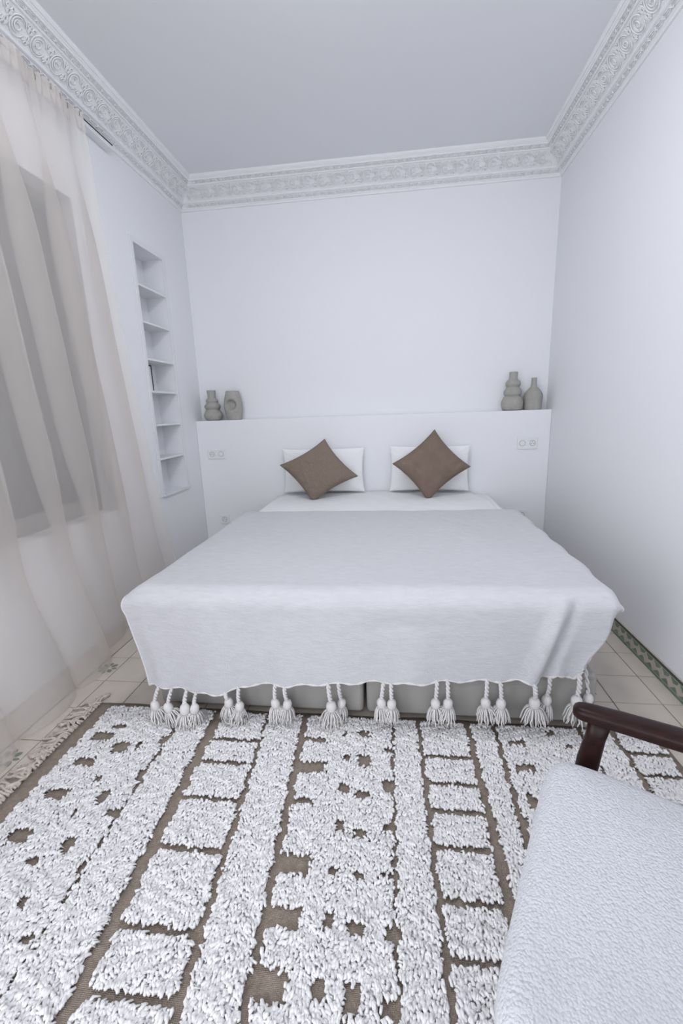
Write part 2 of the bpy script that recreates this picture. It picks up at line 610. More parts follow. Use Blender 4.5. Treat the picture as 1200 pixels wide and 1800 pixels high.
def frieze_mesh():
    """one repeat of the arabesque: x along the wall, y across the slope, z out of the face; face is 0.098 x MOD"""
    mb = MB()
    H = 0.045
    for cx in (-MOD / 4, MOD / 4):
        sg = 1 if cx < 0 else -1
        # interlaced medallion
        flat_tube(mb, arc(cx, 0, 0.040, 0.35, 2 * PI - 0.35, 26), 0.0024)
        flat_tube(mb, arc(cx, 0, 0.032, sg * 0.6, sg * 5.2, 22, 0.8), 0.0022)
        flat_tube(mb, arc(cx + sg * 0.003, 0, 0.022, sg * 2.2, sg * 8.2, 22, 0.35), 0.0021)
        for k in range(9):
            a = 2 * PI * k / 9
            bead(mb, cx + 0.0265 * math.cos(a), 0.0265 * math.sin(a), 0.0022, 0.0022, 0.004)
        for k in range(5):
            a = -1.0 + k * 0.5 + (PI / 2 if cx < 0 else -PI / 2)
            p0, p1 = (cx + 0.005 * math.cos(a), 0.005 * math.sin(a)), (cx + 0.016 * math.cos(a), 0.016 * math.sin(a))
            flat_tube(mb, [p0, ((p0[0] + p1[0]) / 2, (p0[1] + p1[1]) / 2), p1], [0.0012, 0.0026, 0.0010])
        # split leaves in the corners between medallions
        for sx in (-1, 1):
            for sy in (-1, 1):
                flat_tube(mb, arc(cx + sx * 0.050, sy * 0.036, 0.018, PI / 2 * (1 - sx) + sy * sx * 0.2, PI / 2 * (1 - sx) - sy * sx * 2.6, 12, 0.5), [0.0014] + [0.0024] * 10 + [0.0014])
                flat_tube(mb, arc(cx + sx * 0.046, sy * 0.030, 0.010, 0.3, 4.0, 9, 0.5), 0.0018)
                bead(mb, cx + sx * 0.036, sy * 0.040, 0.0030, 0.0022, 0.004)
    for x in (-MOD / 2 + 0.003, 0.0):
        for s in (-1, 1):
            for w in (0.007, 0.0135):
                flat_tube(mb, [(x, s * 0.003), (x + w, s * 0.014), (x + w * 0.8, s * 0.028), (x, s * 0.042)], [0.0020, 0.0024, 0.0020, 0.0010])
                flat_tube(mb, [(x, s * 0.003), (x - w, s * 0.014), (x - w * 0.8, s * 0.028), (x, s * 0.042)], [0.0020, 0.0024, 0.0020, 0.0010])
        bead(mb, x, 0, 0.004, 0.004, 0.005)
    return finish(mb, 'frieze_ornament', 2.0)


def band_mesh(w):
    """narrow band of crossed sprigs and paired dashes"""
    mb = MB()
    n = 4
    d = MOD / n
    for k in range(n):
        x = -MOD / 2 + (k + 0.5) * d
        for s in (-1, 1):
            flat_tube(mb, [(x - 0.010, -s * w), (x, 0), (x + 0.010, s * w)], 0.0020, 5)
            flat_tube(mb, [(x + 0.014, s * w * 0.85), (x + d - 0.014, s * w * 0.85)], 0.0022, 5)
        flat_tube(mb, [(x + 0.016, 0), (x + d - 0.016, 0)], 0.0018, 5)
    return finish(mb, 'band_ornament', 1.6)


FR, B1, B2 = frieze_mesh(), band_mesh(0.0090), band_mesh(0.0075)
for (tr_o, start, d, inw, length) in trims:
    isback = abs(d.x) > 0.5
    for me, nm, (o0, h0), (o1, h1) in ((FR, 'frieze_ornament', (0.048, 0.122), (0.118, 0.052)), (B1, 'lower_band', (0.019, 0.160), (0.037, 0.142)), (B2, 'upper_band', (0.128, 0.044), (0.142, 0.030))):
        om, hm = (o0 + o1) / 2, (h0 + h1) / 2
        lo, hi = om + 0.02, (length - om - 0.02 if isback else length)
        n = int(round((hi - lo) / MOD))
        sc_x = (hi - lo) / (n * MOD)
        t = (inw + Vector((0, 0, 1))).normalized()
        nrm = (inw - Vector((0, 0, 1))).normalized()
        s = t.cross(nrm)
        for k in range(n):
            c = start + d * (lo + (k + 0.5) * MOD * sc_x) + inw * om + Vector((0, 0, -hm))
            o = bpy.data.objects.new(nm, me)
            R3 = Matrix((s * sc_x, t, nrm)).transposed()
            link(o, tuple(c), tr_o)
            o.matrix_basis = Matrix.Translation(Vector(c) - Vector(ORG[tr_o.name])) @ R3.to_4x4()

# ------------------------------------------------------------------ ceiling lamp (assumed, added out of view to light the bed from above)
lamp = thing('added_ceiling_lamp', (-0.25, 1.70, ZC - 0.12), 'added opal ceiling lamp, unseen, over the foot of the bed', 'lamp')
MB().lathe([(0.20, -0.02), (0.20, 0.0)], (-0.25, 1.70, ZC - 0.001), 40).build('mount_plate', M['white'], lamp)
MB().lathe([(0.004, -0.115), (0.08, -0.108), (0.16, -0.085), (0.215, -0.045), (0.225, -0.02), (0.20, -0.021)], (-0.25, 1.70, ZC), 40).build('lamp_shade', M['opal'], lamp, True)

# ------------------------------------------------------------------ curtain and its track
track = thing('curtain_track', (XL + 0.06, 1.2, 2.80), 'white curtain track with a dark slot fixed under the cornice', 'curtain rail')
bevel(MB().box(XL + 0.001, XL + 0.052, -0.4, 2.90, 2.815, 2.848).build('rail', M['white'], track), 0.002)
MB().box(XL + 0.0525, XL + 0.0545, -0.4, 2.885, 2.835, 2.841).build('slot', M['dark'], track)
MB().box(XL + 0.001, XL + 0.050, 2.9003, 2.903, 2.817, 2.846).build('end_cap', M['white'], track)

CZT, CZB = 2.832, 0.004


def curtain_pt(u, v):
    """u along the width (0 near the viewer .. 1 far edge), v from hem (0) to top (1)"""
    z = CZB + (CZT - CZB) * v
    dn = 1 - v
    # crest positions along y at mid height; spread towards the hem
    yt = 0.55 + 2.02 * u
    yb = 0.45 + 2.60 * u
    ycur = yt + (yb - yt) * (0.35 * dn + 0.65 * dn * dn)
    nf = 8.0
    ph = 2 * PI * nf * (u + 0.018 * math.sin(7 * u + 1.0)) + 0.5 * nz(u * 6, 3.1) + 0.25 * dn * nz(u * 9, 8.2)
    amp = (0.018 + 0.050 * sstep(0.0, 0.25, dn) + 0.016 * dn) * (0.75 + 0.5 * nz(u * 5 + 3, 1.7) + 0.25)
    amp *= 1.0 - 0.55 * sstep(0.80, 1.0, u)
    amp *= 1.0 - 0.55 * sstep(0.62, 0.74, u) * sstep(0.55, 1.0, dn)
    amp *= 1.0 - 0.50 * sstep(0.60, 0.95, dn)
    s = math.sin(ph)
    x = XL + 0.082 + 0.012 * dn * sstep(0.75, 0.6, u) - 0.022 * dn * sstep(0.6, 0.75, u) + amp * s
    # omega folds: crest leans over the trough
    ycur += 0.115 * sstep(0.0, 0.3, dn) * (1 - 0.6 * sstep(0.6, 0.95, dn)) * math.cos(ph) * (1 - 0.6 * sstep(0.8, 1, u)) * -1
    # gathered heading: fine pleats
    hd = sstep(0.965, 0.99, v)
    x += hd * 0.008 * math.sin(2 * PI * 62 * u) + (1 - hd) * sstep(0.90, 0.97, v) * 0.006 * math.sin(2 * PI * 31 * u)
    # the hem trails out onto the floor near the viewer
    tr = sstep(0.24, 0.0, v) * sstep(0.66, 0.52, u)
    x += 0.125 * tr + 0.03 * tr * nz(u * 14, 5)
    x += 0.006 * nz(u * 20, v * 6)
    return (max(x, XL + 0.014), ycur, z + 0.004 * nz(u * 30, 2) * (1 - v))


cur = thing('sheer_curtain', (XL + 0.09, 1.7, 0.0), 'floor-length sheer off-white curtain hanging in folds before the window', 'curtain')
mb = MB().grid(620, 90, curtain_pt)
cl = mb.build('curtain_cloth', M['sheer'], cur, True)
mb = MB()
mb.grid(620, 3, lambda u, v: tuple(np.array(curtain_pt(u, 0.969 + 0.030 * v)) + np.array((0.0025, 0, 0.0))))
mb.build('heading_tape', M['sheer'], cur, True)
hooks = []
for k in range(30):
    u = 0.02 + k / 30.0
    p = curtain_pt(u, 0.995)
    MB().tube([(p[0], p[1], p[2] - 0.02), (p[0] + 0.002, p[1], p[2] + 0.004)], 0.0022, 6).build('curtain_hook', M['taupe'], cur)

# ------------------------------------------------------------------ bed
BX0, BX1, BY0, BY1 = -1.045, 0.765, 1.620, 3.70
BXM = -0.138


def rbox_pts(x0, x1, y0, y1, z0, z1, r, seg=5):
    """rounded box via superellipse sampling"""
    V, Fc = [], []
    nu, nv = 48, 14
    cx, cy, cz = (x0 + x1) / 2, (y0 + y1) / 2, (z0 + z1) / 2
    hx, hy, hz = (x1 - x0) / 2 - r, (y1 - y0) / 2 - r, (z1 - z0) / 2 - r
    for j in range(nv + 1):
        th = -PI / 2 + PI * j / nv
        for i in range(nu):
            q = 2 * PI * (i + 0.5) / nu
            n = Vector((math.cos(th) * math.cos(q), math.cos(th) * math.sin(q), math.sin(th)))
            s = Vector((math.copysign(1, n.x), math.copysign(1, n.y), (1 if j > nv / 2 else -1) if j != nv / 2 else 0))
            V.append((cx + s.x * hx + n.x * r, cy + s.y * hy + n.y * r, cz + s.z * hz + n.z * r))
    for j in range(nv):
        for i in range(nu):
            Fc.append((j * nu + i, j * nu + (i + 1) % nu, (j + 1) * nu + (i + 1) % nu, (j + 1) * nu + i))
    Fc += [tuple(range(nu))[::-1], tuple(nv * nu + i for i in range(nu))]
    return V, Fc


for (x0, x1, lab) in ((BX0, BXM - 0.006, 'grey upholstered bed base on the curtain side of the centre gap'), (BXM + 0.006, BX1, 'grey upholstered bed base on the plain wall side of the centre gap')):
    t = thing('bed_base', ((x0 + x1) / 2, (BY0 + BY1) / 2, 0), lab, 'bed base', 'pair of bed bases side by side')
    V, Fc = rbox_pts(x0, x1, BY0, BY1, 0.020, 0.235, 0.022)
    obj('upholstery', V, Fc, M['base'], t, True)
    MB().tube([(x0 + 0.02, BY0 - 0.0005, 0.222), (x1 - 0.02, BY0 - 0.0005, 0.222)], 0.003, 6).build('piping', M['base'], t)
    for fx in (x0 + 0.09, x1 - 0.09):
        for fy in (BY0 + 0.12, BY1 - 0.12):
            MB().lathe([(0.02, 0.0), (0.026, 0.024)], (fx, fy, 0.0), 12).build('foot', M['dark'], t)

# mattress dressed in a white sheet
V, Fc = [], []
nx, ny = 120, 130
MT = 0.575


def mattress_pt(u, v):
    x = BX0 + 0.0 + (BX1 - BX0) * u
    y = BY0 + 0.01 + (YH - 0.008 - BY0 - 0.01) * v
    return x, y


mat_o = thing('mattress', ((BX0 + BX1) / 2, (BY0 + BY1) / 2, 0.236), 'white sheeted mattress under the pale throw', 'mattress')
V, Fc = rbox_pts(BX0 + 0.005, BX1 - 0.005, BY0 + 0.012, YH - 0.012, 0.237, 0.555, 0.06)
obj('core', V, Fc, M['cotton'], mat_o, True)


def sheet_top(u, v):
    y = 2.60 + (YH - 0.014 - 2.60) * v
    w0, w1 = BX0 - 0.002 + 0.05 * sstep(0.72, 1.0, v), BX1 - 0.03 - 0.08 * sstep(0.6, 1.0, v)
    e = abs(u - 0.5) * 2
    x = w0 + (w1 - w0) * u
    drop = 0.14 * max(0, (e - 0.93) / 0.07) ** 2.2
    z = 0.562 + 0.018 * (1 - e ** 4) - drop
    k = nz(x * 4 + 0.6 * y, y * 2.2 + x * 2.0, 3.0) * 0.5 + nz(x * 9 + 4 * y, y * 5 - x * 3, 1.0) * 0.35
    z += 0.012 * k * (1 - e ** 6)
    z += 0.010 * math.exp(-((y - 2.93) / 0.05) ** 2) * (1 - e ** 8)
    return (x, y, z)


sh = MB().grid(140, 70, sheet_top).build('sheet', M['cotton'], mat_o, True)
# bit of sheet that peeks out below the throw at the foot
sh2 = MB().grid(24, 8, lambda u, v: (-0.86 + 0.24 * u, 1.612 - 0.010 * math.sin(PI * u) - 0.006 * v, 0.26 - (0.04 + 0.085 * math.sin(PI * u) ** 0.8) * v + 0.003 * nz(u * 5, v * 3))).build('sheet_hem', M['cotton'], mat_o, True)


# ------------------------------------------------------------------ throw
def hem_z(x):
    return interp(x, [-1.1, -1.0, -0.9, -0.78, -0.66, -0.58, -0.30, 0.0, 0.22, 0.50, 0.60, 0.70, 0.86], [0.165, 0.155, 0.140, 0.135, 0.160, 0.185, 0.205, 0.215, 0.225, 0.238, 0.268, 0.245, 0.36])


def front_y(x):
    return interp(x, [-1.1, 0.8], [1.535, 1.565])


TOPZ = 0.592
AL, AR = -1.115, 0.862
EL, ER = -1.022, 0.752            # edges of the mattress top under the throw
R_F = 0.075
TY0 = 2.905


def throw_pt(u, v):
    a = AL + (AR - AL) * u
    fy = front_y(a)
    # length coordinate: 0 at the head-side edge; top run, quarter turn, drop
    top_len = TY0 - (fy + R_F)
    hz = hem_z(a) + 0.006 * math.sin(a * 45) * (1 if a < 0.6 else 0)
    turn = R_F * PI / 2
    drop = (TOPZ - R_F) - hz
    total = top_len + turn + drop
    s = total * v
    k = 0.0
    if s < top_len:
        y, z, ny, nzn = TY0 - s, TOPZ, 0, 1
        k = sstep(top_len - 0.20, top_len, s) * 0.35
    elif s < top_len + turn:
        q = (s - top_len) / R_F
        y, z = fy + R_F - R_F * math.sin(q), TOPZ - R_F + R_F * math.cos(q)
        ny, nzn = -math.sin(q), math.cos(q)
        k = 0.35 + 0.65 * (s - top_len) / turn
    else:
        y, z, ny, nzn = fy, TOPZ - R_F - (s - top_len - turn), -1, 0
        k = 1.0
    # the small overhang: droops along the sides, sticks out sideways on the front
    e = max(0.0, EL - a) + max(0.0, a - ER)
    sg = -1 if a < 0 else 1
    edge = EL if a < 0 else ER
    if e > 0:
        rr = 0.045
        q = min(e / rr, PI / 2)
        xs = edge + sg * rr * math.sin(q)
        zs = z - rr * (1 - math.cos(q)) - max(0, e - rr * PI / 2)
        dq = (s - top_len) / (turn + drop)
        ge = interp(dq, [0, 0.06, 0.30, 1.0], [1.10, 1.18, 0.78, 0.75]) if sg < 0 else interp(dq, [0, 0.12, 0.30, 0.55, 1.0], [0.34, 0.40, 0.50, 0.50, 0.38])
        xe, ze = edge + sg * e * ge, z - 0.12 * e
        x = xs + (xe - xs) * k
        zz = zs + (ze - zs) * k
    else:
        x, zz = a, z
    dn = 0.0 if s < top_len else (s - top_len) / (turn + drop)
    # outline of the front: narrows towards the hem
    if sg < 0:
        x += 0.045 * sstep(0.15, 1.0, dn) * sstep(-0.6, -1.1, a)
    else:
        x -= 0.095 * sstep(0.50, 1.0, dn) ** 1.2 * sstep(0.55, 0.86, a)
        x += 0.010 * math.sin(y * 24) * (1 - k) * sstep(0.70, 0.86, a)
    # wrinkles
    w = 0.007 * nz(a * 2.3, s * 2.0, 4.0) + 0.004 * nz(a * 6, s * 3.5, 9.0) + 0.0012 * nz(a * 22, s * 18, 2.0)
    if s > top_len:
        # soft vertical flutes growing to the hem
        w += dn * (0.012 * math.sin(a * 15 + 1.2 * nz(a * 3, 0.4) * 3) + 0.007 * nz(a * 9, s * 2, 7))
        # long crease running down to the hem near the right corner
        cxl = 0.655 - 0.125 * dn
        w += 0.032 * sstep(0.05, 0.6, dn) * (math.exp(-((a - cxl + 0.035) / 0.032) ** 2) - 1.0 * math.exp(-((a - cxl - 0.012) / 0.022) ** 2))
        # dimple in the middle of the drop
        w -= 0.008 * math.exp(-((a - 0.02) / 0.12) ** 2 - ((dn - 0.42 - 0.1 * (a - 0.02) ** 2 * 20) / 0.07) ** 2)
    if e > 0 and sg > 0:
        # the right border curls back on itself
        y2 = 0.09 * sstep(0.0, 0.11, e) * sstep(0.2, 0.6, dn)
    else:
        y2 = 0.0
    if e > 0 and sg < 0:
        y2 = 0.03 * sstep(0.0, 0.09, e) * dn
    return (x, y + ny * w + y2, zz + nzn * w)


thr = thing('throw_blanket', (-0.13, 2.2, 0.59), 'pale woven cotton throw with tasselled hem covering the bed', 'throw')
cloth = MB().grid(260, 230, throw_pt).build('cloth', M['throw'], thr, True)
so = cloth.modifiers.new('thickness', 'SOLIDIFY')
so.thickness = 0.005
so.offset = 0
hem_pts = [throw_pt(i / 200, 1.0) for i in range(201)]
MB().tube([(p[0], p[1], p[2]) for p in hem_pts], [0.0048 + 0.0012 * math.sin(i * 1.3) for i in range(201)], 8).build('hem', M['cord'], thr, True)
MB().tube([throw_pt(1.0, 0.02 + 0.98 * i / 160) for i in range(161)], 0.004, 8).build('side_hem', M['cord'], thr, True)
MB().tube([throw_pt(0.0, 0.02 + 0.98 * i / 160) for i in range(161)], 0.004, 8).build('side_hem', M['cord'], thr, True)


def tassel_head_mesh(seed):
    rnd = random.Random(seed)
    mb = MB()
    n, k = 16, 9
    V, Fc = [], []
    for i in range(k + 1):
        t = i / k
        th = -PI / 2 * 0.9 + PI * 0.95 * t
        r = 0.0185 * math.cos(th) ** 0.85 if math.cos(th) > 0 else 0.002
        z = 0.0235 * math.sin(th)
        for j in range(n):
            q = 2 * PI * j / n
            rr = r * (1 + 0.05 * math.sin(q * 7 + t * 5))
            V.append((rr * math.cos(q), rr * math.sin(q), z))
    for i in range(k):
        for j in range(n):
            Fc.append((i * n + j, i * n + (j + 1) % n, (i + 1) * n + (j + 1) % n, (i + 1) * n + j))
    Fc += [tuple(range(n))[::-1], tuple(k * n + j for j in range(n))]
    mb.add(V, Fc)
    return mb


def tassel_skirt(seed, length, flare):
    rnd = random.Random(seed)
    mb = MB()
    for ring, (cnt, f0) in enumerate(((20, 1.0), (14, 0.70), (8, 0.38))):
        for j in range(cnt):
            q = 2 * PI * (j + rnd.random() * 0.7) / cnt
            f = flare * f0 * rnd.uniform(0.85, 1.12)
            L = length * rnd.uniform(0.86, 1.05)
            pts = []
            for i in range(6):
                t = i / 5
                r = 0.013 * f0 + (f - 0.006 * f0) * (t ** 0.62) * (1.0 - 0.10 * t)
                qq = q + 0.25 * (rnd.random() - 0.5) * t
                pts.append((r * math.cos(qq), r * math.sin(qq), -0.014 - (L - 0.014) * t ** 1.25 + 0.0))
            mb.tube(pts, [0.0022, 0.0026, 0.0026, 0.0026, 0.0026, 0.0018], 5)
    return mb


TASS = [(273, 1240, 0, -8), (296, 1244, 0, -12), (325, 1247, 1, 0), (342, 1246, 0, 4), (402, 1235, 0, 0), (421, 1242, 0, 6), (484, 1236, 0, -3), (505, 1238, 0, 5),
        (582, 1242, 1, 0), (600, 1236, 0, 8), (670, 1236, 0, -4), (688, 1238, 0, 4), (765, 1237, 0, -3), (787, 1237, 0, 3), (853, 1236, 0, -3), (880, 1237, 0, 2),
        (939, 1236, 1, 0), (960, 1231, 0, 6), (1013, 1233, 1, -2), (1033, 1229, 0, 5)]
back_row = {3, 9, 17, 19}
for i, (px, py, big, lean) in enumerate(TASS):
    yt = front_y(-1 + 1.8 * i / 19) - (0.005 if i not in back_row else -0.028)
    p = at(px, py, 1, yt)
    if p[2] < 0.088:
        # heavy ones sag onto the rug: same sight line, a little nearer
        for dy in np.arange(0, 0.14, 0.004):
            p = at(px, py, 1, yt - dy)
            if p[2] >= 0.088:
                break
    sgrow = 1.12 if big else 1.0
    hx = p[0] + 0.006 * (1 if lean < 0 else -1)
    # hem point above the head
    u = (hx - AL) / (AR - AL)
    hp = None
    best = 9
    for kk in range(201):
        d = abs(hem_pts[kk][0] - hx)
        if d < best:
            best, hp = d, hem_pts[kk]
    top = Vector(hp) + Vector((0, 0, 0.004))
    hd = Vector((float(p[0]), float(p[1]), float(p[2])))
    N = 26
    cord = MB()
    for strand in range(2):
        pts = []
        for k in range(N):
            t = k / (N - 1)
            c = top.lerp(hd + Vector((0, 0, 0.015)), t)
            c.y -= 0.010 * math.sin(PI * t)
            q = t * 5.5 * PI + strand * PI
            pts.append(c + Vector((math.cos(q), math.sin(q), 0)) * 0.0042 * sgrow)
        cord.tube(pts, 0.0046 * sgrow, 7)
    ta = cord.build('tassel', M['cord'], thr, True, org=tuple(hd))
    rot = Matrix.Rotation(math.radians(lean * 2.0), 3, 'Y') @ Matrix.Rotation(random.uniform(0, 6), 3, 'Z')
    h = tassel_head_mesh(i)
    obj('tassel_head', [tuple(rot @ (Vector(v) * sgrow) + hd) for v in h.v], h.f, M['cord'], ta, True)
    Ls = min(0.072 * sgrow, max(0.046, hd.z - 0.020))
    k = tassel_skirt(i, Ls, (0.036 if not big else 0.045) + 0.010 * (0.072 - min(Ls, 0.072)) / 0.03)
    obj('tassel_skirt', [tuple(rot @ Vector(v) + hd) for v in k.v], k.f, M['strand'], ta, True)


# ------------------------------------------------------------------ pillows and cushions
def pillow(name, a, b, T, mtx, material, parent, pin=0.10, seed=0, wr=0.010, power=0.42):
    n = 44
    V, Fc = [], []
    for side in (1, -1):
        for j in range(n + 1):
            for i in range(n + 1):
                s, t = -1 + 2 * i / n, -1 + 2 * j / n
                s, t = math.sin(s * PI / 2), math.sin(t * PI / 2)
                x = a * s * (1 - pin * (1 - t * t) * s * s)
                y = b * t * (1 - pin * (1 - s * s) * t * t)
                h = T * (max(0, (1 - s ** 2) * (1 - t ** 2))) ** power
                h += wr * nz(x * 7 + seed, y * 7, seed * 1.7) * (max(0, (1 - s ** 2) * (1 - t ** 2))) ** 0.3
                # puckers that run in from the corners
                h += wr * 0.5 * math.sin((abs(s) - abs(t)) * 22 + seed) * (abs(s * t)) ** 2 * max(0, (1 - s ** 2) * (1 - t ** 2)) ** 0.3
                V.append(mtx @ Vector((x, y, side * h)))
    N = (n + 1) * (n + 1)
    for sd in (0, 1):
        for j in range(n):
            for i in range(n):
                q = (j * (n + 1) + i, j * (n + 1) + i + 1, (j + 1) * (n + 1) + i + 1, (j + 1) * (n + 1) + i)
                Fc.append(tuple(sd * N + c for c in (q if sd == 0 else q[::-1])))
    o = obj(name, [tuple(v) for v in V], Fc, material, parent, True)
    rim = []
    for k in range(4 * n):
        sidx, c = divmod(k, n)
        s, t = [(-1 + 2 * c / n, -1), (1, -1 + 2 * c / n), (1 - 2 * c / n, 1), (-1, 1 - 2 * c / n)][sidx]
        s, t = math.sin(s * PI / 2), math.sin(t * PI / 2)
        rim.append(mtx @ Vector((a * s * (1 - pin * (1 - t * t) * s * s), b * t * (1 - pin * (1 - s * s) * t * t), 0)))
    return o, rim


def basis(c, ex, ey):
    ex = Vector(ex).normalized()
    ey = Vector(ey)
    ey = (ey - ex * ey.dot(ex)).normalized()
    ez = ex.cross(ey)
    return Matrix.Translation(Vector(c)) @ Matrix((ex, ey, ez)).transposed().to_4x4()


for (x0, x1, zt, lab, sd) in ((-0.950, -0.262, 0.955, 'white pillow propped behind the speckled brown cushion', 1), (-0.058, 0.580, 0.955, 'white pillow propped behind the smooth umber cushion', 2)):
    cx = (x0 + x1) / 2
    t = thing('pillow', (cx, 3.62, 0.575), lab, 'pillow', 'white bed pillows')
    mx = basis((cx, 3.648, (zt + 0.590) / 2), (1, 0, -0.01 if sd == 2 else 0.0), (0, 0.06, 1))
    pillow('pillow_body', (x1 - x0) / 2, (zt - 0.590) / 2, 0.052, mx, M['cotton'], t, 0.05, sd, 0.012)
for (cor, material, lab, sd) in (
        (((571, 767), (627, 842), (550, 878), (492, 823)), M['brown1'], 'speckled brown linen cushion tilted on its corner, nearer the curtain', 3),
        (((764, 753), (825, 823), (752, 878), (690, 818)), M['brown2'], 'smooth umber brown cushion standing on its corner, nearer the plain wall', 4)):
    P = []
    for (px, py), yv in zip(cor, (3.575, 3.485, 3.375, 3.485)):
        P.append(Vector(at(px, py, 1, yv)))
    c = (P[0] + P[1] + P[2] + P[3]) / 4
    ex = (P[1] - P[2] + P[0] - P[3])
    ey = (P[0] - P[1] + P[3] - P[2])
    a, b = ex.length / 4, ey.length / 4
    t = thing('throw_cushion', (c.x, c.y, 0.59), lab, 'cushion', 'brown throw cushions')
    e1, e2 = ex.normalized(), (ey - ex * (ey.dot(ex) / ex.dot(ex))).normalized()
    mx = basis(c, ex, ey)
    # keep the rhombic skew of the squashed cushion
    o, rim = pillow('cushion_body', 1, 1, 0.085, Matrix.Identity(4), material, t, 0.11, sd, 0.012, 0.45)
    ez = e1.cross(e2)
    org = Vector(ORG[t.name])
    for v in o.data.vertices:
        q = v.co + org
        w = c + ex * (q.x / 4) + ey * (q.y / 4) + ez * q.z
        w.z = max(w.z, 0.585 + 0.02 * (w.z - 0.5))
        v.co = w - org
    rim2 = []
    for q in rim:
        w = c + ex * (q.x / 4) + ey * (q.y / 4)
        w.z = max(w.z, 0.587)
        rim2.append(w)
    MB().tube(rim2 + [rim2[0]], 0.0045, 6, False).build('piping', material, t, True)


# ------------------------------------------------------------------ vases on the ledge
def smooth_profile(pr, n=60):
    zs = [p[1] for p in pr]
    out = []
    for i in range(len(pr) - 1):
        for k in range(6):
            t = k / 6
            p0, p1, p2, p3 = pr[max(i - 1, 0)], pr[i], pr[i + 1], pr[min(i + 2, len(pr) - 1)]
            out.append(tuple(0.5 * ((2 * p1[q]) + (-p0[q] + p2[q]) * t + (2 * p0[q] - 5 * p1[q] + 4 * p2[q] - p3[q]) * t * t + (-p0[q] + 3 * p1[q] - 3 * p2[q] + p3[q]) * t ** 3) for q in (0, 1)))
    out.append(pr[-1])
    return out


def vase(cx, cy, prof, neck_r, label, dimple=None):
    t = thing('vase', (cx, cy, ZL), label, 'vase', 'grey clay vases on the headboard ledge')
    pr = smooth_profile(prof)
    H = prof[-1][1]
    rt = prof[-1][0]
    pr += [(rt - 0.004, H + 0.001), (rt - 0.007, H - 0.006), (rt - 0.008, H - 0.06)]
    mb = MB().lathe(pr, (cx, cy, ZL), 40)
    if dimple:
        zc, rd, depth = dimple
        for i, v in enumerate(mb.v):
            if v[1] < cy:
                d = math.hypot(v[0] - cx, v[2] - ZL - zc)
                k = 1 - sstep(rd * 0.55, rd, d)
                mb.v[i] = (v[0], v[1] + depth * k, v[2])
    mb.build('vase_body', M['clay'], t, True)
    MB().lathe([(0.001, 0), (rt - 0.0085, 0.0), (rt - 0.0085, 0.002)], (cx, cy, ZL + H - 0.055), 24).build('vase_inside', M['dark'], t)
    return t


vase(-1.575, 3.787, [(0.046, 0), (0.066, 0.010), (0.080, 0.045), (0.064, 0.078), (0.054, 0.090), (0.066, 0.105), (0.069, 0.122), (0.052, 0.142), (0.046, 0.150), (0.051, 0.162), (0.046, 0.176), (0.035, 0.188), (0.034, 0.215), (0.038, 0.252)], 0.038,
     'small ringed grey clay vase in the corner by the shelf niche')
vase(-1.388, 3.787, [(0.060, 0), (0.066, 0.012), (0.076, 0.075), (0.078, 0.125), (0.070, 0.180), (0.058, 0.225), (0.055, 0.240)], 0.055,
     'oval grey clay vase with a dished front', (0.125, 0.052, 0.045))
vase(0.917, 3.785, [(0.058, 0), (0.076, 0.014), (0.083, 0.060), (0.070, 0.098), (0.057, 0.110), (0.066, 0.125), (0.067, 0.150), (0.052, 0.172), (0.048, 0.180), (0.057, 0.198), (0.053, 0.220), (0.034, 0.238), (0.031, 0.255), (0.032, 0.295)], 0.032,
     'tall grey clay vase of three stacked bulbs with a short neck')
vase(1.076, 3.787, [(0.062, 0), (0.066, 0.010), (0.068, 0.060), (0.070, 0.105), (0.060, 0.135), (0.040, 0.160), (0.024, 0.178), (0.020, 0.200), (0.0195, 0.244)], 0.02,
     'bottle shaped grey clay vase with a thin neck by the side wall')


